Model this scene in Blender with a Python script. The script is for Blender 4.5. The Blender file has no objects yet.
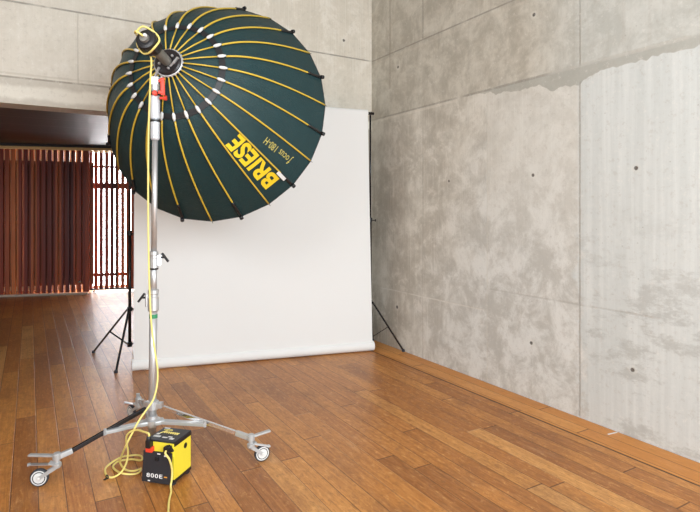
import bpy, bmesh, math, random
from mathutils import Vector, Matrix
random.seed(7)
S = bpy.context.scene
COL = S.collection
V = Vector
PI = math.pi

# ------------------------------------------------------------------ camera
TH = math.atan(320 / 540.0)
SN, CS = math.sin(TH), math.cos(TH)
EYE = 1.75
cd = bpy.data.cameras.new('camera')
cam = bpy.data.objects.new('camera', cd); COL.objects.link(cam)
cam.location = (0, 0, EYE); cam.rotation_euler = (PI / 2, 0, -TH)
cd.sensor_width = 36; cd.lens = 540 / 700 * 36; cd.shift_y = -46 / 700; cd.clip_end = 100
S.camera = cam

def cw(x, y, z):            # metres right / down / forward of the eye -> world
    return V((SN * z + CS * x, CS * z - SN * x, EYE - y))
def at(px, py, d):          # a point seen at a photo position, d metres deep
    return cw((px - 350) / 540 * d, (py - 210) / 540 * d, d)
def atz(px, py, z):         # the same, at a known height
    return at(px, py, (EYE - z) * 540 / (py - 210))

# ------------------------------------------------------------------ nodes
class NT:
    def __init__(s, name, rough=.5, metal=0., col=(.5, .5, .5), **kw):
        s.m = bpy.data.materials.new(name); s.m.use_nodes = True
        s.t = s.m.node_tree; s.b = s.t.nodes['Principled BSDF']
        s.set(s.b, 'Base Color', (*col, 1)); s.set(s.b, 'Roughness', rough); s.set(s.b, 'Metallic', metal)
        for k, v in kw.items(): s.set(s.b, k, v)
        s.pos = None
    def set(s, n, k, v):
        i = n.inputs[k]
        if isinstance(v, bpy.types.NodeSocket): s.t.links.new(v, i)
        else:
            if isinstance(v, tuple) and len(v) == 3 and i.type == 'RGBA': v = (*v, 1)
            i.default_value = v
    def coord(s):
        if not s.pos:
            s.pos = s.t.nodes.new('ShaderNodeTexCoord').outputs['Object']
        return s.pos
    def xyz(s):
        n = s.t.nodes.new('ShaderNodeSeparateXYZ'); s.set(n, 0, s.coord()); return n.outputs
    def vec(s, x, y, z):
        n = s.t.nodes.new('ShaderNodeCombineXYZ')
        for i, v in enumerate((x, y, z)): s.set(n, i, v)
        return n.outputs[0]
    def mt(s, op, a, b=0., c=0., clamp=False):
        n = s.t.nodes.new('ShaderNodeMath'); n.operation = op; n.use_clamp = clamp
        for i, v in enumerate((a, b, c)): s.set(n, i, v)
        return n.outputs[0]
    def noise(s, v, scale=5., det=4., ro=.5, dist=0.):
        n = s.t.nodes.new('ShaderNodeTexNoise')
        for k, q in (('Vector', v), ('Scale', scale), ('Detail', det), ('Roughness', ro), ('Distortion', dist)): s.set(n, k, q)
        return n.outputs[0]
    def white(s, v):
        n = s.t.nodes.new('ShaderNodeTexWhiteNoise'); n.noise_dimensions = '3D'; s.set(n, 'Vector', v); return n.outputs[0]
    def mul(s, v, k):
        n = s.t.nodes.new('ShaderNodeVectorMath'); n.operation = 'MULTIPLY'; s.set(n, 0, v); s.set(n, 1, k); return n.outputs[0]
    def ramp(s, f, stops, interp='LINEAR'):
        n = s.t.nodes.new('ShaderNodeValToRGB'); e = n.color_ramp.elements; n.color_ramp.interpolation = interp
        while len(e) < len(stops): e.new(.5)
        for i, (p, c) in enumerate(stops): e[i].position = p; e[i].color = (*c, 1)
        s.set(n, 0, f); return n.outputs[0]
    def step(s, v, a, b):      # smooth 0..1
        n = s.t.nodes.new('ShaderNodeMapRange'); n.interpolation_type = 'SMOOTHSTEP'
        for k, q in (('Value', v), ('From Min', a), ('From Max', b)): s.set(n, k, q)
        return n.outputs[0]
    def mix(s, f, a, b, mode='MIX'):
        n = s.t.nodes.new('ShaderNodeMix'); n.data_type = 'RGBA'; n.blend_type = mode
        s.set(n, 0, f); s.set(n, 6, a); s.set(n, 7, b); return n.outputs[2]
    def bump(s, h, st=.3, dist=.01):
        n = s.t.nodes.new('ShaderNodeBump'); s.set(n, 'Height', h); s.set(n, 'Strength', st); s.set(n, 'Distance', dist)
        s.set(s.b, 'Normal', n.outputs[0])
    def line(s, v, at_, w):    # 1 on a thin line
        return s.mt('SUBTRACT', 1., s.step(s.mt('ABSOLUTE', s.mt('SUBTRACT', v, at_)), w * .4, w))

def simple(name, col, rough=.5, metal=0., grain=.04, **kw):
    m = NT(name, rough, metal, col, **kw)
    n = m.noise(m.coord(), 35, 3)
    m.set(m.b, 'Base Color', m.mix(n, tuple(c * (1 - grain) for c in col), tuple(min(1, c * (1 + grain)) for c in col)))
    return m.m

M = {}
M['chrome'] = simple('polished steel', (.72, .72, .73), .18, 1)
M['satin'] = simple('satin aluminium', (.62, .63, .65), .36, .7)
M['cast'] = simple('light grey painted casting', (.50, .51, .52), .35, .4)
M['whitesleeve'] = simple('pale grey sleeve', (.62, .64, .68), .35, .2)
M['black'] = simple('black plastic', (.012, .012, .014), .38)
M['blackmetal'] = simple('black lacquered metal', (.014, .012, .014), .22, .0)
M['rubber'] = simple('dark rubber', (.03, .032, .04), .7)
M['red'] = simple('red enamel', (.78, .06, .03), .4)
M['green'] = simple('green tape', (.03, .25, .11), .5)
M['yellowrib'] = simple('yellow rod', (.62, .42, .045), .35)
M['yellow'] = simple('yellow paint', (.86, .71, .05), .42)
M['cable'] = simple('pale yellow rubber cable', (.82, .68, .21), .45)
M['clip'] = simple('white plastic', (.68, .68, .67), .4)
M['logo'] = simple('yellow print', (.80, .56, .02), .6)
M['logothin'] = simple('pale yellow print', (.55, .47, .12), .6)
M['print'] = simple('white print', (.85, .85, .85), .6)
M['orange'] = simple('orange print', (.8, .35, .05), .6)
M['tube'] = simple('dull grey tube', (.22, .21, .19), .45, .4)
M['hub'] = simple('black anodised hub', (.02, .016, .018), .35, .3)
M['paper'] = simple('white paper', (.78, .775, .765), .9, grain=.0)
M['panel'] = simple('black control panel', (.022, .024, .03), .45)
M['silver'] = simple('silver lining', (.6, .6, .6), .45, .6)
M['brass'] = simple('brushed brass track', (.80, .56, .26), .35, .35)
M['sill'] = simple('grey metal floor track', (.48, .42, .36), .35, .7)
M['cavity'] = simple('plaster', (.72, .62, .46), .8)

# reflector cloth: dark teal, slightly silky, creased radially
m = NT('dark teal cloth', .5, 0, (.02, .06, .065))
n1 = m.noise(m.coord(), 12, 6, .65); n2 = m.noise(m.mul(m.coord(), (60, 60, 160)), 1, 2)
m.set(m.b, 'Base Color', m.mix(n1, (.009, .030, .034), (.013, .045, .050)))
m.set(m.b, 'Specular IOR Level', .35)
m.bump(m.mt('ADD', n1, m.mt('MULTIPLY', n2, .5)), .45, .012)
M['cloth'] = m.m

# plank floor
def floor_mat():
    m = NT('oiled plank floor', .3)
    x, y, z = m.xyz()
    border = m.mt('GREATER_THAN', x, 3.652)
    wd = .146
    xr = m.mt('DIVIDE', m.mt('ADD', x, 10.03), wd)
    row = m.mt('FLOOR', xr); fx = m.mt('FRACT', xr)
    off = m.mt('MULTIPLY', m.white(m.vec(row, 3., 0.)), 7.)
    yr = m.mt('ADD', m.mt('DIVIDE', m.mt('ADD', y, 20.), 2.1), off)
    cell = m.mt('FLOOR', yr); fy = m.mt('FRACT', yr)
    rnd = m.white(m.vec(row, cell, 1.)); rnd2 = m.white(m.vec(row, cell, 7.))
    col = m.ramp(rnd, [(0, (.31, .104, .022)), (.25, (.42, .148, .028)), (.55, (.50, .185, .036)), (.85, (.60, .250, .055)), (1, (.72, .37, .12))])
    g = m.vec(m.mt('ADD', m.mt('MULTIPLY', x, 42.), m.mt('MULTIPLY', rnd2, 90.)), m.mt('MULTIPLY', y, 2.2), m.mt('MULTIPLY', rnd, 50.))
    grain = m.noise(g, 1., 6, .7, 1.2)
    col = m.mix(m.step(grain, .35, .72), m.mix(.34, col, (.17, .062, .022)), m.mix(.22, col, (.72, .40, .16)))
    blotch = m.noise(m.mul(m.coord(), (1.6, .7, 1.)), 1.6, 7, .7, .5)
    col = m.mix(m.mt('MULTIPLY', m.step(blotch, .45, .72), .60), col, (.22, .085, .032))
    worn = m.noise(m.vec(m.mt('MULTIPLY', x, 8.), m.mt('MULTIPLY', y, 1.8), 0.), 1., 6, .7)
    col = m.mix(m.mt('MULTIPLY', m.step(worn, .56, .75), .25), col, (.74, .47, .24))
    speck = m.noise(m.mul(m.coord(), (34., 14., 1.)), 1., 6, .8, .6)
    col = m.mix(m.mt('MULTIPLY', m.step(speck, .50, .64), .48), col, (.20, .085, .030))
    col = m.mix(m.mt('MULTIPLY', m.step(speck, .46, .34), .36), col, (.78, .44, .17))
    # the border boards along the concrete wall are tinted more orange
    col = m.mix(m.mt('MULTIPLY', border, .55), col, (.60, .23, .04))
    gx = m.mt('MINIMUM', fx, m.mt('SUBTRACT', 1., fx))
    gap = m.mt('SUBTRACT', 1., m.step(gx, .010, .028))
    gy = m.mt('MINIMUM', fy, m.mt('SUBTRACT', 1., fy))
    gap2 = m.mt('SUBTRACT', 1., m.step(gy, .0012, .0035))
    big = m.line(x, 3.652, .014)
    gaps = m.mt('MAXIMUM', m.mt('MAXIMUM', gap, gap2), 0.)
    pale = m.white(m.vec(row, 11., 2.))
    gc = m.mix(m.mt('GREATER_THAN', pale, .92), (.09, .035, .014), (.42, .22, .10))
    col = m.mix(m.mt('MULTIPLY', gaps, .80), col, gc)
    col = m.mix(m.mt('MULTIPLY', big, .85), col, (.03, .010, .004))
    m.set(m.b, 'Base Color', col)
    m.set(m.b, 'Roughness', m.mt('ADD', .26, m.mt('MULTIPLY', m.mt('ADD', grain, blotch), .13)))
    m.set(m.b, 'Specular IOR Level', .32)
    m.bump(m.mt('SUBTRACT', m.mt('MULTIPLY', grain, .15), m.mt('MAXIMUM', gaps, big)), .35, .003)
    return m.m
M['floor'] = floor_mat()

def concrete(name, axis, seams, lifts, holes, zone):
    """board-marked in-situ concrete; axis = the wall's own horizontal coordinate"""
    m = NT(name, .82)
    x, y, z = m.xyz(); h = y if axis == 'y' else x
    p = m.vec(h, 0., z)
    big = m.noise(p, 1.1, 5, .62, .3); mid = m.noise(p, 3.5, 6, .65, .4); fine = m.noise(p, 28., 4, .7)
    streak = m.noise(m.vec(m.mt('MULTIPLY', h, 16.), 0., m.mt('MULTIPLY', z, .6)), 1., 4, .6)
    streak2 = m.noise(m.vec(m.mt('MULTIPLY', h, 60.), 5., m.mt('MULTIPLY', z, 1.2)), 1., 3, .6)
    mid2 = m.noise(m.vec(m.mt('MULTIPLY', h, 1.15), 3., z), 3.0, 9, .74, .35)
    dark, lite = ((.43, .39, .325), (.68, .64, .56)) if zone == 'right' else ((.60, .545, .455), (.72, .66, .565))
    col = m.mix(m.step(m.mt('ADD', m.mt('MULTIPLY', big, .5), m.mt('MULTIPLY', mid2, .5)), .40, .60), dark, lite)
    col = m.mix(m.mt('MULTIPLY', m.step(mid2, .52, .60), .40), col, (.76, .72, .65))
    col = m.mix(m.mt('MULTIPLY', m.step(streak, .55, .75), .22), col, (.46, .41, .35))
    col = m.mix(m.mt('MULTIPLY', m.step(streak2, .48, .75), .38), col, (.82, .80, .74))
    if zone == 'right':
        rag = m.mt('MULTIPLY', m.mt('SUBTRACT', m.noise(p, 3.0, 6, .7), .5), .7)
        # the pour nearest the room is smoother, cooler and paler
        cool = m.step(m.mt('ADD', h, m.mt('MULTIPLY', rag, m.step(z, 2.2, .8))), 2.97, 2.90)
        low = m.step(m.mt('ADD', m.mt('ADD', h, rag), m.mt('MULTIPLY', z, .5)), 5.9, 4.4)
        pale = m.mix(m.step(streak, .35, .75), (.60, .630, .618), (.71, .738, .725))
        pale = m.mix(m.mt('MULTIPLY', m.mt('MULTIPLY', m.step(m.noise(m.vec(m.mt('MULTIPLY', h, 1.4), 9., m.mt('MULTIPLY', z, 3.)), 1.6, 8, .75), .50, .62), m.step(z, 2.0, .9)), .75), pale, (.44, .45, .43))
        warm2 = m.mix(m.step(mid2, .40, .60), (.52, .52, .49), (.76, .775, .755))
        lowz = m.mt('MULTIPLY', low, m.step(z, 3.1, 2.9))
        col = m.mix(m.mt('MULTIPLY', lowz, .85), col, warm2)
        pan = m.mt('MULTIPLY', m.mt('MULTIPLY', m.step(h, 4.01, 3.99), m.step(z, 1.0, 2.4)), m.step(z, 3., 2.9))
        col = m.mix(m.mt('MULTIPLY', pan, .55), col, m.mix(streak2, (.63, .605, .54), (.78, .76, .70)))
        col = m.mix(cool, col, pale)
        # water-stained lift above the joint with a scalloped lower edge
        saw = m.noise(m.vec(h, 0., 0.), 6., 2, .6)
        edge = m.mt('ADD', 2.885, m.mt('MULTIPLY', m.mt('SUBTRACT', saw, .5), .13))
        edge = m.mt('SUBTRACT', edge, m.mt('MULTIPLY', m.line(h, 3.06, .30), .075))
        edge = m.mt('ADD', edge, m.mt('MULTIPLY', m.step(h, 3.7, 4.15), .07))
        band = m.step(m.mt('SUBTRACT', z, edge), -.004, .006)
        up = m.mix(m.step(mid2, .38, .62), (.41, .375, .31), (.60, .565, .485))
        up = m.mix(m.step(h, 3.6, 2.8), up, m.mix(m.step(mid2, .4, .62), (.47, .475, .435), (.61, .615, .575)))
        up = m.mix(m.mt('MULTIPLY', m.step(streak, .5, .7), .25), up, (.36, .32, .27))
        col = m.mix(m.mt('MULTIPLY', band, .92), col, up)
        b2 = m.mt('MULTIPLY', m.mt('MULTIPLY', band, m.step(z, 2.99, 2.95)), m.step(h, 4.4, 3.8))
        col = m.mix(m.mt('MULTIPLY', b2, .75), col, (.39, .39, .35))
    else:
        strip = m.step(z, 3.05, 3.02)
        col = m.mix(m.mt('MULTIPLY', strip, .75), col, (.43, .38, .31))
        s2 = m.mt('ADD', z, m.mt('MULTIPLY', m.mt('SUBTRACT', m.noise(p, 5., 5, .6), .5), .10))
        col = m.mix(m.mt('MULTIPLY', m.line(s2, 2.895, .085), .95), col, (.84, .80, .70))
        col = m.mix(m.mt('MULTIPLY', m.step(h, 1.6, .2), .45), col, (.60, .57, .51))
    hgt = m.mt('ADD', m.mt('MULTIPLY', fine, .25), m.mt('MULTIPLY', mid, .5))
    for s0, z0, z1, w, c, k in seams:
        wob = m.mt('ADD', h, m.mt('MULTIPLY', m.mt('SUBTRACT', mid, .5), .015))
        l = m.mt('MULTIPLY', m.line(wob, s0, w), m.mt('MULTIPLY', m.step(z, z0, z0 + .02), m.step(z, z1, z1 - .02)))
        l = m.mt('MULTIPLY', l, m.step(fine, .25, .5))
        col = m.mix(m.mt('MULTIPLY', l, k), col, c); hgt = m.mt('SUBTRACT', hgt, m.mt('MULTIPLY', l, .8))
    for s0, h0, h1, w, c, k in lifts:
        l = m.mt('MULTIPLY', m.line(z, s0, w), m.mt('MULTIPLY', m.step(h, h0, h0 + .1), m.step(h, h1, h1 - .1)))
        l = m.mt('MULTIPLY', l, m.step(mid, .3, .5))
        col = m.mix(m.mt('MULTIPLY', l, k), col, c); hgt = m.mt('SUBTRACT', hgt, m.mt('MULTIPLY', l, .8))
    for hh, hz, r in holes:
        dx = m.mt('SUBTRACT', h, hh); dz = m.mt('SUBTRACT', z, hz)
        d = m.mt('SQRT', m.mt('ADD', m.mt('MULTIPLY', dx, dx), m.mt('MULTIPLY', dz, dz)))
        d = m.mt('ADD', d, m.mt('MULTIPLY', m.mt('SUBTRACT', fine, .5), .012))
        ring = m.mt('MULTIPLY', m.step(d, r * 2.4, r * 1.5), .22)
        col = m.mix(ring, col, (.75, .73, .68))
        k = m.step(d, r, r * .6); col = m.mix(k, col, (.10, .09, .08)); hgt = m.mt('SUBTRACT', hgt, m.mt('MULTIPLY', k, 3.))
    vo = m.t.nodes.new('ShaderNodeTexVoronoi'); m.set(vo, 'Vector', p); m.set(vo, 'Scale', 14.)
    pit = m.mt('MULTIPLY', m.step(vo.outputs['Distance'], .10, .05), m.step(mid, .52, .6))
    col = m.mix(m.mt('MULTIPLY', pit, .45), col, (.25, .22, .19))
    sp = m.noise(m.vec(m.mt('MULTIPLY', h, 1.), 7., z), 17., 6, .8)
    col = m.mix(m.mt('MULTIPLY', m.step(sp, .54, .62), .26), col, (.40, .36, .31))
    col = m.mix(m.mt('MULTIPLY', m.step(sp, .45, .36), .30), col, (.84, .82, .775))
    col = m.mix(.10, col, m.mix(fine, (.25, .23, .2), (.8, .78, .74)))
    m.set(m.b, 'Base Color', col); m.bump(hgt, .35, .006)
    return m.m
DK = (.22, .20, .17)
M['wall_r'] = concrete('board-marked concrete, side wall', 'y',
    [(2.93, .0, 2.84, .012, (.34, .32, .29), .75), (2.93, 2.95, 5, .012, DK, .4), (4.0, 0, 2.95, .010, (.66, .64, .58), .5), (5.04, 0, 2.95, .010, (.40, .36, .31), .5),
     (5.04, 3.76, 5, .012, DK, .7), (5.72, 3.3, 5, .03, (.30, .25, .2), .4)],
    [(2.965, 2.0, 3.4, .018, (.55, .53, .48), .5), (2.965, 3.2, 4.4, .016, DK, .55), (2.965, 4.4, 6.3, .014, DK, .5), (2.94, 4.4, 6.3, .02, (.76, .70, .6), .4), (3.76, 0, 6.2, .012, DK, .65),
     (3.70, 0, 6.2, .02, (.58, .53, .45), .35), (.73, 4.0, 6.0, .012, (.70, .67, .61), .7), (.95, 2.2, 4.0, .012, (.42, .40, .37), .4)],
    [(2.437, 2.07, .020), (3.42, 2.07, .020), (4.58, 2.07, .017), (3.41, 3.545, .020), (5.54, 3.55, .022), (2.465, .52, .02), (3.44, .52, .02), (5.56, .525, .026)], 'right')
M['wall_b'] = concrete('board-marked concrete, lintel wall', 'x',
    [(.42, 3.03, 3.76, .010, (.40, .36, .31), .45), (2.2, 3.03, 3.76, .01, DK, .3)],
    [(3.765, -4, 4, .013, DK, .8), (3.035, -4, 4, .013, (.22, .19, .15), .7), (3.07, -4, 1.5, .014, (.45, .4, .33), .4)],
    [(3.55, 3.98, .022), (1.9, 3.98, .02), (2.6, 3.5, .012)], 'back')
M['plaster'] = simple('pale grey render', (.55, .53, .50), .85)

# dark metal soffit
m = NT('dark metal soffit', .42, .2, (.06, .052, .055))
x, y, z = m.xyz()
l = m.line(m.mt('FRACT', m.mt('DIVIDE', y, .62)), .5, .03)
nn = m.noise(m.mul(m.coord(), (.5, 6., 1.)), 2., 4)
m.set(m.b, 'Base Color', m.mix(l, m.mix(nn, (.028, .024, .027), (.070, .062, .064)), (.12, .11, .11)))
M['soffit'] = m.m

def wood(name, a, b, c):
    m = NT(name, .42)
    o = m.t.nodes.new('ShaderNodeObjectInfo')
    x, y, z = m.xyz()
    sl = m.white(m.vec(m.mt('FLOOR', m.mt('DIVIDE', x, .113)), 1., 0.))
    g = m.noise(m.vec(m.mt('MULTIPLY', x, 40.), m.mt('MULTIPLY', sl, 20.), m.mt('MULTIPLY', z, 1.3)), 1., 4, .6)
    col = m.ramp(sl, [(0, a), (.45, b), (1, c)])
    col = m.mix(m.mt('MULTIPLY', m.step(g, .35, .7), .45), col, a)
    m.set(m.b, 'Base Color', col); return m.m
M['slat'] = wood('red-brown oiled slats', (.10, .012, .014), (.36, .052, .022), (.80, .23, .06))
M['slatback'] = wood('orange-brown boards', (.14, .03, .024), (.40, .11, .045), (.72, .30, .12))

# daylight behind the screens
m = NT('overcast daylight behind glass', .5); m.set(m.b, 'Base Color', (.8, .8, .8)); m.set(m.b, 'Emission Color', (.93, .97, 1)); m.set(m.b, 'Emission Strength', 15)
M['day'] = m.m

# ------------------------------------------------------------------ mesh helpers
class MB:
    def __init__(s): s.bm = bmesh.new()
    def _xf(s, vs, mat):
        if mat is not None: bmesh.ops.transform(s.bm, matrix=mat, verts=vs)
    def box(s, c, size, mat=None, bev=0., rot=None):
        r = bmesh.ops.create_cube(s.bm, size=1); vs = r['verts']
        bmesh.ops.scale(s.bm, vec=size, verts=vs)
        if bev > 0:
            es = list({e for v in vs for e in v.link_edges})
            rb = bmesh.ops.bevel(s.bm, geom=vs + es, offset=bev, segments=2, affect='EDGES', profile=.7)
            vs = list({v for f in rb['faces'] for v in f.verts} | {v for v in vs if v.is_valid})
        T = Matrix.Translation(c) @ (rot.to_4x4() if rot is not None else Matrix.Identity(4))
        if mat is not None: T = mat @ T
        s._xf(vs, T); return s
    def bar(s, a, b, w, h, bev=.002, up=V((0, 0, 1))):   # rectangular bar a->b
        a, b = V(a), V(b); d = (b - a); L = d.length; d.normalize()
        x = d.cross(up).normalized(); z = x.cross(d)
        R = Matrix((x, d, z)).transposed()
        return s.box((a + b) / 2, (w, L, h), bev=bev, rot=R)
    def tube(s, pts, r, seg=10, cap=True, rs=None):
        pts = [V(p) for p in pts]; n = len(pts); rings = []
        t0 = (pts[1] - pts[0]).normalized()
        u = t0.orthogonal().normalized()
        for i, p in enumerate(pts):
            t = (pts[min(i + 1, n - 1)] - pts[max(i - 1, 0)])
            t = t.normalized() if t.length > 1e-9 else t0
            u = (u - t * u.dot(t)); u = u.normalized() if u.length > 1e-6 else t.orthogonal().normalized()
            w = t.cross(u); rr = rs[i] if rs else r
            rings.append([s.bm.verts.new(p + (u * math.cos(2 * PI * k / seg) + w * math.sin(2 * PI * k / seg)) * rr) for k in range(seg)])
        for i in range(n - 1):
            for k in range(seg):
                f = s.bm.faces.new((rings[i][k], rings[i][(k + 1) % seg], rings[i + 1][(k + 1) % seg], rings[i + 1][k])); f.smooth = True
        if cap:
            s.bm.faces.new(rings[0][::-1]); s.bm.faces.new(rings[-1])
        return s
    def lathe(s, base, axis, prof, seg=24):              # prof: list of (distance along axis, radius)
        base, axis = V(base), V(axis).normalized()
        u = axis.orthogonal().normalized(); w = axis.cross(u); rings = []
        for z, r in prof:
            rings.append([s.bm.verts.new(base + axis * z + (u * math.cos(2 * PI * k / seg) + w * math.sin(2 * PI * k / seg)) * max(r, 1e-4)) for k in range(seg)])
        for i in range(len(prof) - 1):
            for k in range(seg):
                f = s.bm.faces.new((rings[i][k], rings[i][(k + 1) % seg], rings[i + 1][(k + 1) % seg], rings[i + 1][k]))
        s.bm.faces.new(rings[0][::-1]); s.bm.faces.new(rings[-1])
        return s
    def torus(s, c, axis, R, r, seg=32, ss=8):
        c, axis = V(c), V(axis).normalized(); u = axis.orthogonal().normalized(); w = axis.cross(u); rings = []
        for i in range(seg):
            a = 2 * PI * i / seg; d = u * math.cos(a) + w * math.sin(a)
            rings.append([s.bm.verts.new(c + d * (R + r * math.cos(2 * PI * k / ss)) + axis * r * math.sin(2 * PI * k / ss)) for k in range(ss)])
        for i in range(seg):
            for k in range(ss):
                f = s.bm.faces.new((rings[i][k], rings[i][(k + 1) % ss], rings[(i + 1) % seg][(k + 1) % ss], rings[(i + 1) % seg][k])); f.smooth = True
        return s
    def build(s, name, mat, parent=None, label=None, smooth=False):
        bmesh.ops.recalc_face_normals(s.bm, faces=s.bm.faces)
        if parent is not None:                            # keep world placement
            root = parent; off = V((0, 0, 0))
            while root is not None: off += root.location; root = root.parent
            bmesh.ops.translate(s.bm, vec=-off, verts=s.bm.verts)
        me = bpy.data.meshes.new(name); s.bm.to_mesh(me); s.bm.free(); me.materials.append(mat)
        if smooth:
            for p in me.polygons: p.use_smooth = True
        o = bpy.data.objects.new(name, me); COL.objects.link(o)
        if parent is not None: o.parent = parent
        if label: o['label'] = label
        return o

def thing(name, label, cat, loc=(0, 0, 0), group=None):
    o = bpy.data.objects.new(name, None); COL.objects.link(o); o.location = loc; o.empty_display_size = .05
    return tag(o, label, cat, group)
def tag(o, label, cat, group=None):
    o['label'] = label; o['category'] = cat
    if group: o['group'] = group
    return o
def struct(o): o['kind'] = 'structure'; return o
def spline(pts, n=8):
    pts = [V(p) for p in pts]; out = []
    for i in range(len(pts) - 1):
        p0 = pts[max(i - 1, 0)]; p1, p2 = pts[i], pts[i + 1]; p3 = pts[min(i + 2, len(pts) - 1)]
        for k in range(n):
            t = k / n
            out.append(.5 * ((2 * p1) + (p2 - p0) * t + (2 * p0 - 5 * p1 + 4 * p2 - p3) * t * t + (3 * p1 - p0 - 3 * p2 + p3) * t ** 3))
    out.append(pts[-1]); return out

def text_verts(body, size, bold=0., shear=0., spacing=1.):
    cu = bpy.data.curves.new('lettering', 'FONT'); cu.body = body; cu.size = size; cu.offset = bold; cu.shear = shear
    cu.space_character = spacing; cu.resolution_u = 4
    ob = bpy.data.objects.new('lettering_source', cu); COL.objects.link(ob)
    bpy.context.view_layer.update()
    me = bpy.data.meshes.new_from_object(ob.evaluated_get(bpy.context.evaluated_depsgraph_get()))
    bpy.data.objects.remove(ob); bpy.data.curves.remove(cu)
    return me
def lettering(name, body, size, fn, mat, parent, bold=0., spacing=1., label=None, sub=0, width=None, height=None, thick=.0):
    me = text_verts(body, size, bold, 0, spacing)
    bm = bmesh.new(); bm.from_mesh(me); bpy.data.meshes.remove(me)
    if sub: 
        bmesh.ops.triangulate(bm, faces=bm.faces)
        bmesh.ops.subdivide_edges(bm, edges=[e for e in bm.edges if e.calc_length() > sub], cuts=2)
    xs = [v.co.x for v in bm.verts]; ys = [v.co.y for v in bm.verts]
    x0, x1, y0, y1 = min(xs), max(xs), min(ys), max(ys)
    sx = width / (x1 - x0) if width else 1; sy = height / (y1 - y0) if height else 1
    for v in bm.verts:
        v.co = fn((v.co.x - (x0 + x1) / 2) * sx, (v.co.y - (y0 + y1) / 2) * sy)
    b = MB(); b.bm.free(); b.bm = bm
    return b.build(name, mat, parent, label)

# ------------------------------------------------------------------ the room
XW, YW = 3.986, 6.15
b = MB(); b.box((-1, 5.5, -.05), (12.4, 19, .1)); struct(b.build('floor', M['floor']))
b = MB(); b.box((XW + .15, 1.7, 2.5), (.3, 9.4, 5.0)); struct(b.build('wall_right', M['wall_r']))
b = MB(); b.box(((-7 + XW) / 2, YW + .15, 3.89), (XW + 7, .3, 2.22)); struct(b.build('wall_back', M['wall_b']))
b = MB(); b.box(((2.05 + XW) / 2, YW + .15, 1.39), (XW - 2.05, .3, 2.78)); struct(b.build('wall_back', M['wall_b']))
b = MB(); b.box((-3.15, 1.7, 2.5), (.3, 9.2, 5.0)); struct(b.build('light_block_left', M['plaster']))  # unseen wall, added to cut light from the left and darken the floor
b = MB(); b.box((-1.9, -2.8, 2.5), (2.6, .3, 5.0)); struct(b.build('light_block_front', M['plaster']))  # unseen, added behind the camera so the left side falls darker
b = MB(); b.box((-1.36, 1.7, 5.06), (11.3, 9.2, .1)); struct(b.build('ceiling', M['plaster']))
b = MB(); b.box((-2.3, 7.45, 2.85), (9.4, 2.0, .10)); b.box((-2.3, 8.5, 2.98), (9.4, .1, .36)); b.box((-2.3, 11.75, 3.14), (9.4, 6.5, .10))
struct(b.build('ceiling_rear', M['soffit']))
b = MB(); b.box((2.55, 10.7, 1.6), (.2, 8.5, 3.2)); struct(b.build('light_block_rear_right', M['plaster']))  # unseen wall behind the paper, added to block light
b = MB(); b.box((-7.05, 10.5, 1.6), (.2, 8.9, 3.2)); struct(b.build('light_block_rear_left', M['plaster']))  # unseen side, added to keep world light from flooding the rear room

# ------------------------------------------------------------------ slatted screens in the rear room
P0, P1 = V((-.52, 12.93, 0)), V((1.87, 12.2, 0))
T = (P1 - P0).normalized(); Nn = V((-T.y, T.x, 0))            # Nn points away from the camera
ang = math.atan2(T.y, T.x)
def on_screen(px, back=0.):                                    # distance along the screen seen at column px
    dirv = at(px, 300, 1) - V((0, 0, EYE)); dirv.z = 0
    o = P0 + Nn * back
    # solve k*dirv = o + s*T
    det = dirv.x * (-T.y) + T.x * dirv.y
    k = (o.x * (-T.y) + T.x * o.y) / det
    return (dirv * k - o).dot(T)
def screen_obj(name, back, label, s0, s1):
    t = thing(name, label, 'screen', P0 + Nn * back); t.rotation_euler.z = ang; return t
def local_build(b, name, mat, parent, label=None):
    me_off = b.build(name, mat); me_off.parent = parent
    if label: me_off['label'] = label
    return me_off
H0, H1 = .05, 2.98
sA = screen_obj('sliding_slat_screen', 0, 'closely slatted red-brown timber sliding screen at the left edge, backed by orange-brown boards', 0, 0)
sE = on_screen(88); pitch = (on_screen(76) - on_screen(4)) / 12.0
b = MB(); g = on_screen(4.4)
for k in range(-22, 14):
    c = g + (k + .5) * pitch
    if c + pitch * .35 > sE: continue
    b.box((c, 0, (H0 + H1) / 2), (pitch * .68, .035, H1 - H0))
local_build(b, 'slats', M['slat'], sA)
for z in (.30, 1.5, 2.72):
    b = MB(); b.box(((sE - 3.6) / 2, .032, z), (sE + 3.6, .02, .07)); local_build(b, 'batten', M['slatback'], sA)
b = MB()
q = -3.6; k = 0
while q < sE - .02:
    w = random.choice((.09, .11, .13)); b.box((q + w / 2, .10 + random.uniform(-.02, .02), 1.47), (w - .012, .03, 2.56)); q += w
local_build(b, 'backing_boards', M['slatback'], sA, 'orange-brown boards behind the slats')
b = MB(); b.box((sE - .005, 0, (H0 + H1) / 2), (.06, .06, H1 - H0), bev=.004); local_build(b, 'end_stile', M['slat'], sA)
b = MB(); b.lathe((sE - .16, -.03, .26), (0, 1, 0), [(0, .012), (.012, .03), (.02, .03)], 12); local_build(b, 'pull', M['chrome'], sA)
sB = screen_obj('sliding_slat_screen', .30, 'narrow open slatted timber screen with bright daylight showing through its gaps', 0, 0)
sB.location = P0 + Nn * .30
p2 = (on_screen(125.3, .3) - on_screen(93.3, .3)) / 6.0; g2 = on_screen(93.3, .3); cnt = 0
b = MB(); send = g2 + 11.5 * p2
for k in range(0, 12):
    c = g2 + (k - .5) * p2; b.box((c, 0, (H0 + H1) / 2), (p2 * .68, .04, H1 - H0))
local_build(b, 'slats', M['slat'], sB)
for z, hh in ((.36, .07), (2.27, .13), (2.68, .05)):
    b = MB(); b.box(((g2 + send) / 2 - p2 * .5, .035, z), (send - g2 + p2 * .6, .02, hh)); local_build(b, 'rail', M['slat'], sB)
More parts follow.
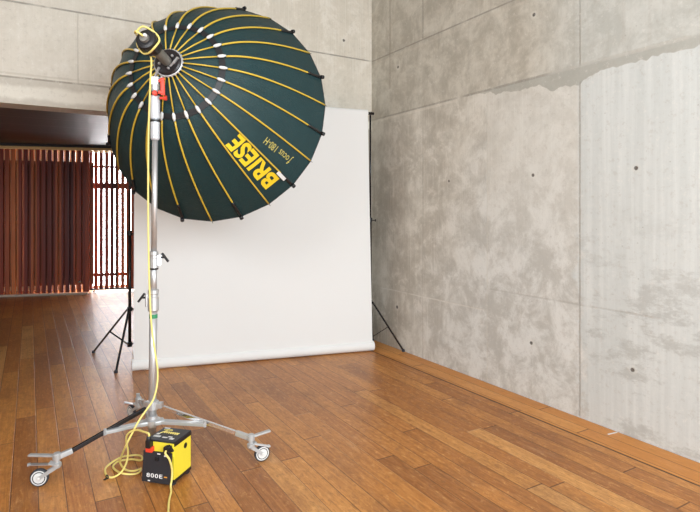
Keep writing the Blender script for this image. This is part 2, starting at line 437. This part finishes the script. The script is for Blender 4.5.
b = MB(); b.box(((g2 + send) / 2 - p2 * .5, 0, .055), (send - g2 + p2 * .6, .045, .035)); local_build(b, 'bottom_rail', M['black'], sB)
b = MB(); b.lathe((g2 + .15 * p2, 0, 0), (0, 0, 1), [(0, .02), (.02, .02), (.022, .01), (.05, .01)], 10); local_build(b, 'floor_guide', M['black'], sB)
# tracks
tr = thing('ceiling_track', 'shiny brass-coloured track along the top of the slatted screens', 'track', P0); tr.rotation_euler.z = ang
for y in (0, .3):
    b = MB(); b.box((-.55, y, 3.02), (6.1, .10, .075), bev=.012); local_build(b, 'channel', M['brass'], tr)
b = MB(); b.box((-.55, .15, 3.065), (6.1, .42, .05)); local_build(b, 'mounting_board', M['soffit'], tr)
ft = thing('floor_track', 'pale metal track on the floor under the closed slatted screen', 'track', P0); ft.rotation_euler.z = ang
b = MB(); b.box(((sE - 3.6) / 2, -.0, .02), (sE + 3.6, .10, .04), bev=.006); local_build(b, 'rail', M['sill'], ft)
# rear glazing and pier behind the screens
wn = bpy.data.objects.new('window_1', None); COL.objects.link(wn); wn.location = P0 + Nn * .9; wn.rotation_euler.z = ang; struct(wn)
b = MB(); x0 = on_screen(91, .9); b.box((x0 + 1.1, .0, 1.55), (2.2, .02, 3.1)); local_build(b, 'pane', M['day'], wn)
b = MB(); b.box((x0 + 1.1, -.03, .03), (2.2, .05, .06)); b.box((x0 + .02, -.03, 1.55), (.05, .05, 3.1)); local_build(b, 'frame', M['plaster'], wn)
pr = bpy.data.objects.new('wall_rear', None); COL.objects.link(pr); pr.location = P0 + Nn * .9; pr.rotation_euler.z = ang; struct(pr)
b = MB(); b.box((x0 - 5.0, 0, 1.58), (9.95, .2, 3.16)); local_build(b, 'plastered_wall', M['cavity'], pr)

# ------------------------------------------------------------------ paper backdrop
def lerp(a, b, t): return a + (b - a) * t
TL, TR = at(134.5, 210, 5.72), at(366.3, 210, 6.72)
BL, BR = at(133.5, 370, 5.90), at(371.0, 350, 6.74)
for p in (TL, TR): p.z = 2.955
for p in (BL, BR): p.z = .075
bd = thing('backdrop_roll', 'wide white seamless paper backdrop hanging in front of the opening and back wall', 'backdrop', (BL.x, BL.y, 0))
b = MB(); NX, NZ = 24, 40; grid = []
ax = (TR - TL).normalized(); fw = V((ax.y, -ax.x, 0))       # towards the camera
for j in range(NZ + 1):
    t = j / NZ; row = []
    for i in range(NX + 1):
        s = i / NX; p = lerp(lerp(BL, BR, s), lerp(TL, TR, s), t)
        p += fw * (.045 * (t > .98) * 0 + .004 * math.sin(s * 9 + 1) * math.sin(t * 3)) + fw * .045
        row.append(p)
    grid.append(row)
back = [[p - fw * .0015 for p in r] for r in grid]
vf = [[b.bm.verts.new(p) for p in r] for r in grid]; vb = [[b.bm.verts.new(p) for p in r] for r in back]
for j in range(NZ):
    for i in range(NX):
        for vv in (vf, vb):
            f = b.bm.faces.new((vv[j][i], vv[j][i + 1], vv[j + 1][i + 1], vv[j + 1][i])); f.smooth = True
b.build('paper', M['paper'], bd)
b = MB(); b.lathe(TL - ax * .0, ax, [(0, .043), ((TR - TL).length + .01, .043)], 24); b.build('upper_roll', M['paper'], bd, smooth=False)
b = MB(); b.tube([TL - ax * .12, TR + ax * .10], .018, 12); b.build('crossbar', M['blackmetal'], bd)
axb = (BR - BL).normalized()
b = MB(); b.lathe(BL - axb * .012 + V((0, 0, -.012)) + fw * .02, axb, [(0, .02), (.0, .056), (.006, .06), ((BR - BL).length + .03, .06), ((BR - BL).length + .036, .056), ((BR - BL).length + .036, .02)], 28); b.build('lower_roll', M['paper'], bd)

def stand(base, feet, zj, zb, ztop, label, hook, brace_t=.5):
    t = thing('backdrop_stand', label, 'stand', (base.x, base.y, 0), 'tripod stands carrying the paper backdrop')
    B = V((base.x, base.y, 0))
    b = MB(); b.tube([B + V((0, 0, zb)), B + V((0, 0, ztop * .55))], .0175, 14); b.tube([B + V((0, 0, ztop * .55)), B + V((0, 0, ztop))], .013, 14)
    b.build('pole', M['blackmetal'], t)
    for z in (zj - .03, zb - .01, ztop * .55 - .03):
        b = MB(); b.lathe(B + V((0, 0, z)), (0, 0, 1), [(0, .027), (.05, .027), (.055, .019)], 14); b.build('collar', M['black'], t)
    for i, f in enumerate(feet):
        F = V((f[0], f[1], .014)); d = (F - B); d.z = 0; d.normalize()
        top = B + d * .03 + V((0, 0, zj))
        b = MB(); b.bar(top, F, .022, .014, .002); lg = b.build('leg', M['blackmetal'], t)
        b = MB(); b.lathe(F + V((0, 0, -.013)), (0, 0, 1), [(0, .018), (.02, .018), (.032, .012)], 10); b.build('foot', M['rubber'], lg)
        mid = lerp(top, F, brace_t)
        b = MB(); b.bar(B + d * .026 + V((0, 0, zb + .01)), mid, .02, .008, .001); b.build('brace', M['blackmetal'], t)
    b = MB()
    b.lathe(B + V((.02, -.02, ztop * .55 - .01)), V((.8, -.6, 0)), [(0, .006), (.03, .006), (.03, .016), (.045, .016)], 10); b.build('knob', M['black'], t)
    b = MB(); b.tube(hook, .013, 10); b.build('hook', M['black'], t)
    return t
lb = V((1.0, 6.72, 0)); f1, f2 = atz(93.5, 353, 0), atz(116, 373, 0)
hl = TL - ax * .09
stand(lb, [f1, f2, (1.56, 6.92)], .60, .17, 2.70, 'black folding tripod stand at the left edge of the paper backdrop',
      [lb + V((0, 0, 2.69)), lb + V((0, 0, 2.715)), V((hl.x, hl.y, 2.715)), V((hl.x, hl.y, 2.94))], .52)
rb = at(370.3, 210, 6.90); rb.z = 0
hr = TR + ax * .07
stand(rb, [(3.966, 5.40), (3.45, 5.98), (3.94, 6.05)], .58, .12, 2.96, 'black tripod stand in the corner behind the right edge of the paper',
      [rb + V((0, 0, 2.95)), rb + V((0, 0, 2.97)), V((hr.x, hr.y, 2.965))], .52)

# ------------------------------------------------------------------ roller stand
PD = 3.78
def pole_at(z): # the column leans a hair to the right
    py = 210 + (EYE - z) * 540 / PD
    px = 152.3 + (425 - py) * .0098
    return at(px, py, PD)
base = pole_at(0)
st = thing('light_stand', 'tall chrome roller stand on three braked casters carrying the big umbrella reflector', 'light stand', (base.x, base.y, 0))
def zof(py): return EYE - (py - 210) / 540 * PD
def seg(name, y0, y1, r, mat, label=None, prof=None):
    b = MB(); b.tube([pole_at(zof(y0)), pole_at(zof(y1))], r, 20); return b.build(name, mat, st, label)
seg('pole', 438, 296, .027, M['satin'], 'thick lower tube of the column')
seg('pole', 300, 258, .0225, M['satin'], 'middle tube of the column')
seg('pole', 262, 132, .0195, M['satin'], 'upper tube of the column')
b = MB()
b.lathe(pole_at(zof(140)), (.0, 0, 1), [(0, .026), (.012, .031), (.125, .031), (.13, .028), (.145, .028), (.15, .033), (.315, .033), (.32, .028)], 24)
b.build('top_sleeve', M['whitesleeve'], st, 'pale grey sleeve at the head of the column')
b = MB(); b.lathe(pole_at(zof(141) + .132), (0, 0, 1), [(0, .034), (.016, .034)], 24); b.build('sleeve_ring', M['black'], st)
b = MB(); b.lathe(pole_at(zof(96)), (0, 0, 1), [(0, .035), (.02, .035)], 24); b.build('sleeve_ring', M['black'], st)
RT = (cw(1, 0, 0) - cw(0, 0, 0)); FWD = (cw(0, 0, 1) - cw(0, 0, 0)); UP = V((0, 0, 1))
def clamp(y0, y1, r, side):
    c0, c1 = zof(y1), zof(y0)
    b = MB(); b.lathe(pole_at(c0), (0, 0, 1), [(0, r * .9), (.006, r), (c1 - c0 - .05, r), (c1 - c0 - .045, r * .9), (c1 - c0 - .03, r * .9), (c1 - c0 - .025, r), (c1 - c0, r)], 24)
    zc = (c0 + c1) / 2
    b.box(pole_at(zc) + RT * side * (r + .004), (.03, .025, (c1 - c0) * .6), bev=.003)
    o = b.build('clamp', M['satin'], st)
    b = MB(); z = pole_at(zc + .02)
    b.tube([z + RT * side * (r + .01), z + RT * side * (r + .045)], .007, 10)
    b.bar(z + RT * side * (r + .045) + UP * .03 - RT * side * .02, z + RT * side * (r + .06) - UP * .03 + RT * side * .01, .014, .02, .004, FWD)
    b.build('handle', M['black'], o)
clamp(251.5, 269, .031, 1); clamp(290, 311, .037, -1)
b = MB(); b.lathe(pole_at(zof(269.5)), (0, 0, 1), [(0, .03), (.012, .032)], 20); b.build('clamp_ring', M['black'], st)
b = MB(); b.lathe(pole_at(zof(318)), (0, 0, 1), [(0, .0282), (.028, .0282)], 24); b.build('tape_band', M['green'], st, 'green tape band')
# collars at the base
zc = zof(405); zl = .272
b = MB(); b.lathe(pole_at(zc - .03), (0, 0, 1), [(0, .038), (.004, .042), (.056, .042), (.06, .038)], 24)
b.box(pole_at(zc) + RT * .035, (.07, .05, .035), bev=.005, rot=Matrix.Rotation(-TH, 3, 'Z')); b.box(pole_at(zc) - RT * .04 + FWD * .02, (.05, .05, .035), bev=.005, rot=Matrix.Rotation(-TH + 1, 3, 'Z'))
b.build('leg_collar', M['satin'], st)
b = MB(); b.lathe(pole_at(zl - .035), (0, 0, 1), [(0, .034), (.02, .036), (.022, .055), (.05, .055), (.055, .036), (.075, .034)], 24); b.build('brace_collar', M['satin'], st)
b = MB(); b.lathe(pole_at(zof(442)), (0, 0, 1), [(0, .02), (.01, .029), (.04, .029)], 20); b.build('end_plug', M['black'], st)
# legs: (pivot end seen at, its height), wheel centre, pedal tip
def caster(stem, wheel, pedal, brake, side_axis, par_leg):
    c = thing  # noqa
    root = MB()
    # swivel housing = fork + stem
    root.lathe(stem + V((0, 0, -.055)), (0, 0, 1), [(0, .020), (.01, .026), (.03, .026), (.034, .015), (.075, .015), (.08, .02), (.095, .02)], 16)
    ax_ = side_axis.normalized()
    fwd_ = (wheel - stem); fwd_.z = 0; fwd_.normalize()
    for s in (-1, 1):
        a = stem + ax_ * .02 * s + V((0, 0, -.045)); root.bar(a, wheel + ax_ * .020 * s, .022, .005, .001, ax_)
    root.bar(stem + V((0, 0, -.04)) - fwd_ * .02, lerp(stem, wheel, .45) + V((0, 0, .03)), .046, .008, .002)
    fk = root.build('caster', M['cast'], st, 'braked swivel caster')
    b = MB(); w = .012
    b.lathe(wheel - ax_ * .014, ax_, [(0, .036), (.001, .047), (.006, .055), (.022, .055), (.027, .049), (.028, .036)], 28); b.build('tyre', M['rubber'], fk)
    b = MB(); b.lathe(wheel - ax_ * .0165, ax_, [(0, .008), (0, .018), (.002, .02), (.003, .046), (.030, .046), (.031, .02), (.033, .018), (.033, .008)], 28)
    b.lathe(wheel - ax_ * .026, ax_, [(0, .006), (.002, .009), (.05, .009), (.052, .006)], 12); b.build('wheel', M['clip'], fk)
    b = MB(); bt = wheel + V((0, 0, .062)); b.bar(stem + V((0, 0, -.03)) + fwd_ * .02, brake, .030, .006, .002); b.box(brake, (.02, .03, .012), bev=.003)
    b.build('brake_lever', M['satin'], fk)
    return fk
legs = [
    (at(146, 408.5, PD), atz(67, 453.5, .19), atz(57, 459, .165), atz(39.5, 477.3, .0575), atz(29, 455, .185), atz(29, 464.5, .115), 'black', atz(105, 432, .272)),  # chrome leg too; its dark reflection is put into the colour as black
    (at(163, 407.5, PD), atz(241, 434.5, .185), atz(251, 440, .165), atz(262, 453.0, .0575), atz(270, 430.5, .20), atz(268.5, 446, .10), 'chrome', atz(205, 424, .272)),
    (at(147, 403, 3.83), atz(139, 401, .18), atz(138.5, 401.5, .165), atz(131.5, 411.5, .0575), atz(138, 393.5, .24), atz(125.5, 402.5, .12), 'chrome', None)]
for i, (a, e, stem, wheel, pedal, brake, mt_, bj) in enumerate(legs):
    b = MB(); b.bar(a, e, .020, .027, .003); lg = b.build('leg', M[mt_] if mt_ == 'chrome' else M['blackmetal'], st, 'chrome leg tube, its dark reflection coloured in as black' if mt_ != 'chrome' else None)
    d = (e - a).normalized()
    b = MB(); b.bar(e - d * .035, stem + V((0, 0, .012)), .032, .034, .008); b.build('end_coupling', M['cast'], lg)
    b = MB(); b.bar(stem + V((0, 0, .022)), pedal, .030, .012, .004); b.lathe(stem, (0, 0, 1), [(0, .026), (.03, .026), (.036, .02)], 16); b.build('lock_lever', M['cast'], lg)
    fw_ = wheel - stem; fw_.z = 0
    sa = V((-fw_.y, fw_.x, 0))
    # turn the wheel face towards the camera a little, as it stands in the picture
    caster(stem, wheel, pedal, brake, sa, lg)
    if bj is None: bj = lerp(a, e, .55); bj.z = .272
    s0 = pole_at(zl); dd = (bj - s0); dd.z = 0; dd.normalize()
    b = MB(); b.bar(s0 + dd * .04, bj, .048, .022, .004); b.box(s0 + dd * .05, (.07, .07, .03), bev=.01)
    b.lathe(bj + V((0, 0, -.02)), (0, 0, 1), [(0, .010), (.04, .010)], 10); b.build('brace', M['cast'], st)

# ------------------------------------------------------------------ parabolic umbrella reflector
K = 1.08
hubc = V((-1.17499, -.95037, 3.50613)) * K
th, ph = .1937495, 1.0845354
n_ = V((math.sin(th) * math.cos(ph), math.sin(th) * math.sin(ph), math.cos(th)))
u_ = V((0, 1, 0)).cross(n_).normalized(); v_ = n_.cross(u_)
def toW(v): return cw(*v) - V((0, 0, EYE))
HUB = cw(*hubc); AX = toW(n_); U = toW(u_); W = toW(v_)
SP = -2.13038
def RP(k, r, z):        # point on rib k (24 to the turn)
    a = SP + math.radians(15) * k
    return HUB + AX * (z * K) + (U * math.cos(a) + W * math.sin(a)) * (r * K)
def prof(t):
    r1, z1, rc, zc_, R, D = .328, .118, .580, .237, .9, .876
    return (1 - t) ** 2 * r1 + 2 * t * (1 - t) * rc + t * t * R, (1 - t) ** 2 * z1 + 2 * t * (1 - t) * zc_ + t * t * D
rf = thing('parabolic_umbrella', 'huge dark teal umbrella reflector with yellow ribs, seen from behind on the roller stand', 'reflector', HUB)
# cloth
def cl(k, s):           # s: -1..0 inner cone, 0..1 outer bowl ; k fractional
    if s < 0: q = 1 + s; r, z = .075 + (.328 - .075) * q, .022 + (.128 - .022) * q
    else:
        r, z = prof(s); z += .010
    fk = k - math.floor(k)
    a = math.radians(7.5); flat = math.cos(a) / math.cos(math.radians(15) * (fk - .5))
    r = r * (1 - (1 - flat) * .9)
    if s >= 0: z += .010 * math.sin(PI * fk) * math.sin(PI * s)
    return r, z
def canopy(name, mat, off, lab):
    b = MB(); SUB = 4; rows = []
    ss = [-1 + i / 6 for i in range(6)] + [i / 20 for i in range(21)]
    for s in ss:
        row = []
        for i in range(24 * SUB):
            k = i / SUB; r, z = cl(k, s); row.append(b.bm.verts.new(RP(k, r, z + off)))
        rows.append(row)
    n = 24 * SUB
    for j in range(len(ss) - 1):
        for i in range(n):
            f = b.bm.faces.new((rows[j][i], rows[j][(i + 1) % n], rows[j + 1][(i + 1) % n], rows[j + 1][i])); f.smooth = True
    return b.build(name, mat, rf, lab)
canopy('canopy', M['cloth'], 0, None)
canopy('lining', M['silver'], .006, 'silver inner lining')
b = MB()
for i in range(24):
    for q in range(4):
        k0, k1 = i + q / 4, i + (q + 1) / 4
        r0, z0 = cl(k0, 1.); r1_, z1_ = cl(k1 % 24, 1.)
        b.tube([RP(k0, r0, z0 + .002), RP(k1, r1_, z1_ + .002)], .0045, 6)
b.build('rim_cord', M['black'], rf)
b = MB()                # woven ring at the rib joints
N = 96; ringv = []
for i in range(N + 1):
    k = i / 4
    q = []
    for s_, dz in ((-.11, -.008), (.02, -.008), (.02, -.005), (-.11, -.005)):
        r, z = cl(k % 24, s_); q.append(b.bm.verts.new(RP(k, r, z + dz)))
    ringv.append(q)
for i in range(N):
    for j in range(4): b.bm.faces.new((ringv[i][j], ringv[i][(j + 1) % 4], ringv[i + 1][(j + 1) % 4], ringv[i + 1][j]))
b.build('webbing_ring', M['black'], rf)
for k in range(24):
    b = MB()
    b.tube([RP(k, .083, -.002), RP(k, .200, .045), RP(k, .300, .098)], .0052, 8)
    pts = []
    e = 1.0
    for i in range(19):
        t = .04 + (e - .04) * i / 18; r, z = prof(t); pts.append(RP(k, r, z - .002))
    b.tube(pts, .0070, 8)
    rb_ = b.build('rib', M['yellowrib'], rf)
    b = MB(); pr_, pz_ = prof(.10)
    b.tube([RP(k, .300, .092), RP(k, .311, .100), RP(k, .333, .110), RP(k, .352, .118)], .012, 8, rs=[.006, .0125, .0125, .006])
    b.build('joint_clip', M['clip'], rb_)
    r, z = prof(1.); r9, z9 = prof(.985)
    b = MB(); dr = V((r - r9, z - z9)).normalized()
    b.tube([RP(k, r, z), RP(k, r + dr.x * .03, z + dr.y * .03)], .003, 6)
    b.build('tip_pin', M['tube'], rb_)
    if k % 2 == 1:
        b = MB(); pts = []
        for i in range(6):
            t = .87 + .13 * i / 5; r, z = prof(t); pts.append(RP(k, r, z - .003))
        b.tube(pts, .0115, 8); r, z = prof(1.)
        b.tube([RP(k, r + .004, z - .012), RP(k, r + .022, z + .006)], .017, 8)
        b.build('end_strap', M['black'], rb_)
b = MB(); b.bar(RP(11.06, *[q for q in prof(.86)]) - AX * .03, RP(11.06, *prof(.94)) - AX * .03, .03, .004, .001, AX); b.build('white_tag', M['clip'], rf)
# lettering on the cloth
def surf(k0, smid):
    def f(x, y):
        s = smid - x         # text runs from the rim inward
        # arc length -> parameter
        r, z = prof(max(0, min(1, s)))
        k = k0 + y / (math.radians(15) * r * K)
        rr, zz = cl(k, s); return RP(k, rr, zz - .010)
    return f
def arclen(t0, t1):
    L = 0; p = prof(t0)
    for i in range(1, 41):
        q = prof(t0 + (t1 - t0) * i / 40); L += math.hypot(q[0] - p[0], q[1] - p[1]); p = q
    return L
lettering('lettering', 'BRIESE', .2, surf(11.47, .657), M['logo'], rf, bold=.0075, spacing=1.03, width=.485, height=.148, sub=.02, label='bold yellow BRIESE lettering')
lettering('lettering', 'ƒocus 180-H', .06, surf(10.44, .745), M['logothin'], rf, width=.27, height=.080, spacing=1.05, sub=.02, label='thin yellow model lettering')
# hub
b = MB(); b.lathe(HUB - AX * .035, AX, [(0, .05), (0, .085), (.008, .095), (.05, .098), (.09, .085)], 32); hub = b.build('hub', M['hub'], rf)
b = MB(); b.torus(HUB - AX * .012, AX, .098, .0075, 40); b.build('hub_ring', M['satin'], hub)
for k in range(24):
    b = MB(); b.tube([RP(k, .076, -.012), RP(k, .098, -.004)], .0072, 8); b.build('rib_socket', M['clip'] if k in range(3, 16) else M['red'] if k in (0, 1, 2) else M['satin'], hub)
b = MB()
for k in (5, 9, 13, 19, 22): b.lathe(RP(k, .05, -.045), AX, [(0, .006), (.004, .009), (.03, .009)], 10)
b.build('hub_screw', M['satin'], hub)

# flash head on the focusing tube
fh = thing('flash_head', 'black flash head on a short grey tube behind the umbrella hub', 'flash head', HUB - AX * .36)
D_ = -AX
b = MB(); b.lathe(HUB + D_ * .034, D_, [(0, .034), (.21, .034), (.215, .03)], 20); b.build('focusing_tube', M['tube'], fh)
b = MB(); b.lathe(HUB + D_ * .235, D_, [(0, .044), (.01, .062), (.04, .067), (.11, .067), (.125, .062), (.13, .045)], 28); hd = b.build('housing', M['black'], fh)
b = MB()
for i in range(8):
    a = i * PI / 4; d = U * math.cos(a) + W * math.sin(a); b.bar(HUB + D_ * .26 + d * .068, HUB + D_ * .345 + d * .068, .010, .006, .001, d)
b.build('cooling_fin', M['rubber'], fh)
b = MB(); b.lathe(HUB + D_ * .365, D_, [(0, .03), (.02, .028), (.022, .012)], 16); b.build('socket', M['tube'], fh)
b = MB(); b.lathe(HUB + D_ * .385 + RT * .012 + UP * .01, D_, [(0, .012), (.012, .010)], 12); b.build('lens_cap', M['clip'], fh)

# yoke and red locking handle between column and hub
top = pole_at(zof(92))
b = MB(); b.lathe(top, (0, 0, 1), [(0, .026), (.01, .03), (.05, .03), (.055, .024)], 20); b.box(top + UP * .075, (.055, .05, .06), bev=.006, rot=Matrix.Rotation(-TH, 3, 'Z')); yk = b.build('swivel_head', M['satin'], st)
ylow = top + UP * .09
b = MB()
b.bar(ylow - RT * .01, HUB - AX * .055 - RT * .045 - UP * .05, .014, .018, .003, FWD)
b.bar(ylow + RT * .035, HUB - AX * .055 + RT * .085 + UP * .02, .014, .018, .003, FWD)
b.build('yoke_arm', M['satin'], yk)
hc = at(163, 88, 3.70)
b = MB(); b.bar(hc + UP * .07 - RT * .004, hc - UP * .05, .028, .016, .006, FWD); b.bar(hc + UP * .045 - RT * .03, hc + UP * .06 + RT * .01, .02, .02, .004, FWD); b.bar(hc - UP * .03 - RT * .03, hc - UP * .03 + RT * .01, .02, .02, .004, FWD)
b.build('locking_handle', M['red'], yk, 'red locking handle')
b = MB(); b.lathe(at(155.5, 93.5, 3.735), -FWD, [(0, .018), (.02, .018), (.024, .012)], 14); b.lathe(at(160, 98, 3.75), RT, [(0, .01), (.03, .01), (.03, .017), (.045, .017)], 12); b.build('tension_knob', M['red'], yk)

# ------------------------------------------------------------------ power pack
FR = atz(173.2, 487, 0); FLp = atz(143.2, 482.5, 0)
ex = (FR - FLp); ex.z = 0; pw = .200; ex.normalize(); ey = V((-ex.y, ex.x, 0))
if ey.dot(FWD) < 0: ey = -ey
pd_ = .195; ph_ = .270
O = FR - ex * (pw / 2) + ey * (pd_ / 2) + ey * .012; O.z = 0
pk = thing('power_pack', 'yellow and black flash power pack on the floor beside the stand', 'power pack', O)
R3 = Matrix((ex, ey, V((0, 0, 1)))).transposed()
def L(x, y, z): return O + ex * x + ey * y + V((0, 0, z))
def pbox(name, c, s, mat, par=pk, bev=.003, label=None, rot=None):
    b = MB(); b.box(L(*c), s, bev=bev, rot=(R3 @ rot) if rot is not None else R3); return b.build(name, mat, par, label)
hz0 = .03
pbox('housing', (0, 0, (hz0 + ph_) / 2), (pw, pd_, ph_ - hz0), M['yellow'], bev=.006)
pbox('base_plate', (0, 0, .028), (pw + .004, pd_ + .004, .022), M['black'], bev=.004)
tp = pbox('top_panel', (0, 0, ph_ + .002), (pw + .002, pd_ + .002, .012), M['panel'])
b = MB(); b.box(L(pw / 2 + .001, 0, ph_ - .012), (.006, pd_, .020), bev=.001, rot=R3); b.build('edge_trim', M['black'], pk)
for sx in (-1, 1):
    for sy in (-1, 1):
        b = MB(); b.lathe(L(sx * (pw / 2 - .025), sy * (pd_ / 2 - .02), 0), (0, 0, 1), [(0, .021), (.012, .024), (.02, .018)], 16); b.build('foot', M['rubber'], pk)
pbox('socket_recess', (0, -pd_ / 2 - .002, .226), (pw * .96, .012, .075), M['yellow'], bev=.002)
rx = Matrix.Rotation(math.radians(-5), 3, 'X')
fp = pbox('front_panel', (-.008, -pd_ / 2 - .024, .118), (pw * 1.02, .012, .190), M['panel'], bev=.002, rot=rx)
def on_front(cx, cz):
    def f(x, y):
        q = rx @ V((x + cx, -.0068, y + cz)); return L(-.008 + q.x, -pd_ / 2 - .024 + q.y, .118 + q.z)
    return f
lettering('lettering', '800E', .05, on_front(-.012, -.052), M['print'], fp, bold=.0006, spacing=1.15, width=.115, height=.025, label='white 800E lettering')
b = MB(); b.box(on_front(.068, -.052)(0, 0), (.022, .002, .006), rot=R3 @ rx); b.build('marking', M['orange'], fp)
b = MB(); b.box(on_front(.0, .052)(0, 0), (.026, .008, .024), bev=.003, rot=R3 @ rx); b.lathe(on_front(.0, .052)(0, 0) - ey * .003, -ey, [(0, .007), (.006, .006)], 12); b.build('dial', M['black'], fp)
b = MB(); b.box(on_front(.062, .076)(0, 0), (.022, .002, .008), rot=R3 @ rx); b.box(on_front(-.05, -.085)(0, 0), (.016, .002, .006), rot=R3 @ rx); b.box(on_front(.012, .084)(0, 0), (.022, .002, .006), rot=R3 @ rx); b.build('white_marking', M['print'], fp)
pbox('red_connector', (-.062, -pd_ / 2 - .020, .226), (.046, .032, .034), M['red'], bev=.004)
b = MB(); b.box(L(-.064, -pd_ / 2 - .026, .262), (.034, .040, .050), bev=.008, rot=R3); b.lathe(L(-.066, -pd_ / 2 - .028, .27), (0, 0, 1), [(0, .017), (.03, .015), (.04, .010)], 14); b.build('lamp_plug', M['black'], pk)
b = MB(); b.box(L(.070, -pd_ / 2 - .026, .240), (.042, .040, .040), bev=.008, rot=R3); b.bar(L(.07, -pd_ / 2 - .02, .262), L(.112, -pd_ / 2 - .035, .235), .018, .012, .003); b.build('mains_plug', M['black'], pk)
b = MB(); b.lathe(L(pw / 2 - .002, .03, .205), ex, [(0, .018), (.004, .018), (.005, .008)], 18); b.build('side_latch', M['black'], pk)
# script and stickers on the top panel
b = MB()
sc = []
for i in range(64):
    t = i / 63; sc.append(L(-.055 + .115 * t + .008 * math.sin(t * 44), .025 + .011 * math.cos(t * 44) - .01 * t, ph_ + .0095))
b.tube(sc, .0022, 6); b.tube([L(-.07, .0, ph_ + .0095), L(-.045, .055, ph_ + .0095)], .0028, 6); b.tube([L(-.075, .055, ph_ + .0095), L(-.015, .062, ph_ + .0095)], .0028, 6)
b.build('script_marking', M['cable'], tp, 'yellow handwritten-style script')
for (x, y, w, d) in ((-.06, -.045, .05, .02), (.0, -.05, .035, .014), (.055, -.058, .03, .02), (-.075, -.01, .02, .02), (.03, -.035, .03, .010), (-.07, .085, .04, .014)):
    b = MB(); b.box(L(x, y, ph_ + .0088), (w, d, .0015), rot=R3); b.build('sticker', M['clip'], tp)

# ------------------------------------------------------------------ cables
hd_c = HUB + D_ * .32
def wrap(a, rr, t): # ring around the head
    return HUB + D_ * t + (U * math.cos(a) + W * math.sin(a)) * rr
pts = [HUB + D_ * .39 + UP * .005, HUB + D_ * .42 + UP * .02 - RT * .03]
for i in range(9):
    pts.append(wrap(-2.6 + i * .82, .076 + .004 * math.sin(i * 2.1), .365 - i * .010 + .022 * math.sin(i * 1.9)))
pts += [ at(151.0, 58, 3.56), at(150.6, 75, 3.60), at(149.6, 100, 3.66), at(148.6, 130, 3.69), at(148.2, 170, 3.70), at(148.2, 210, 3.70), at(148.6, 250, 3.70),
        at(149.6, 290, 3.70), at(151.5, 325, 3.70), at(155.0, 352, 3.70), at(157.6, 370, 3.70), at(157.0, 385, 3.68), at(153.5, 399, 3.64)]
pts += [atz(x, y, z) for x, y, z in ((147, 409, .42), (139.3, 420, .36), (131.7, 434, .285), (126, 445.4, .21), (121.6, 455.5, .10), (120.3, 463, .020), (125.4, 469.5, .010), (133, 471, .010), (139, 469.5, .010))]
# tucked beside the pack and back out
Q = lambda x, y, z=.010: atz(x, y, z)
pts += [Q(141.0, 468.5), Q(139.5, 472.2, .012), Q(133, 474.2, .012), Q(122.8, 473.5, .024), Q(115.2, 469.8, .010), Q(113.3, 465.7, .010), Q(119, 461.2, .012), Q(131.7, 459.3, .012), Q(140, 460.5, .010)]
pts += [Q(142.5, 458.5, .012), Q(139.5, 455.4, .012), Q(129.2, 455.6, .012), Q(119, 458.2, .026), Q(107.6, 465.7, .010), Q(105, 471, .010), Q(107.6, 476.3, .010), Q(114, 477, .010), Q(122.2, 471, .038), Q(127.0, 460.6, .07), Q(128, 450.5, .14), Q(126.2, 441.6, .21), Q(127, 435.2, .265), Q(131, 431.4, .30), Q(137, 430.0, .315)]
pts += [Q(143.3, 431.6, .325), L(-.066, -pd_ / 2 - .028, .325), L(-.066, -pd_ / 2 - .028, .305)]
b = MB(); b.tube(spline(pts, 7), .0066, 8)
tag(b.build('lamp_cable', M['cable']), 'long yellow cable hanging beside the column and coiled on the floor by the pack', 'cable')
pts = [L(.072, -pd_ / 2 - .048, .240), L(.078, -pd_ / 2 - .062, .228), L(.098, -pd_ / 2 - .050, .19), L(.103, -pd_ / 2 - .030, .12), L(.104, -pd_ / 2 - .034, .06), L(.104, -pd_ / 2 - .045, .025)]
pts += [atz(171, 492, .010), atz(169.2, 500, .009), atz(168.3, 510, .009), atz(168.5, 525, .009), atz(172, 560, .009), atz(160, 620, .009)]
b = MB(); b.tube(spline(pts, 7), .0065, 8)
tag(b.build('mains_cable', M['cable']), 'pale yellow cable running from the front of the power pack towards the camera', 'cable')
b = MB(); c = atz(107.2, 477.0, .010); b.torus(c, V((1, .4, 0)), .0125, .004, 16, 6); b.bar(c + V((0, 0, -.006)), c + V((-.02, -.02, -.006)), .016, .003, .001)
tag(b.build('cable_tie', M['black']), 'small black strap fastened round the outermost loop of the coiled cable', 'strap')
# scrap of tape on the floor
b = MB(); a0, a1 = atz(608, 434.3, .0015), atz(617, 432.2, .0015); b.bar(a0, a1, .012, .002, 0)
tag(b.build('tape_scrap', M['clip']), 'small white scrap of tape on the floor by the concrete wall', 'tape')

# ------------------------------------------------------------------ light
w = bpy.data.worlds.new('World'); S.world = w; w.use_nodes = True
bg = w.node_tree.nodes['Background']; bg.inputs[0].default_value = (.95, .985, 1, 1); bg.inputs[1].default_value = 1.0
def area(name, loc, target, sx, sy, power, col):
    l = bpy.data.lights.new(name, 'AREA'); l.shape = 'RECTANGLE'; l.size = sx; l.size_y = sy; l.energy = power; l.color = col
    o = bpy.data.objects.new(name, l); COL.objects.link(o); o.location = loc
    o.rotation_euler = (V(target) - V(loc)).to_track_quat('-Z', 'Y').to_euler(); return o
area('window_light_rear', (1.6, -3.4, 2.6), (1.8, 4.5, 1.2), 4, 3, 330, (.86, .95, 1))
area('daylight_left', (-2.9, .8, 3.3), (3.0, 3.0, 1.5), 5, 1.6, 190, (.96, .98, 1))  # added for daylight from the left; set high so the floor stays darker
S.view_settings.view_transform = 'Standard'; S.view_settings.look = 'None'; S.view_settings.gamma = 1
S.view_settings.exposure = .52
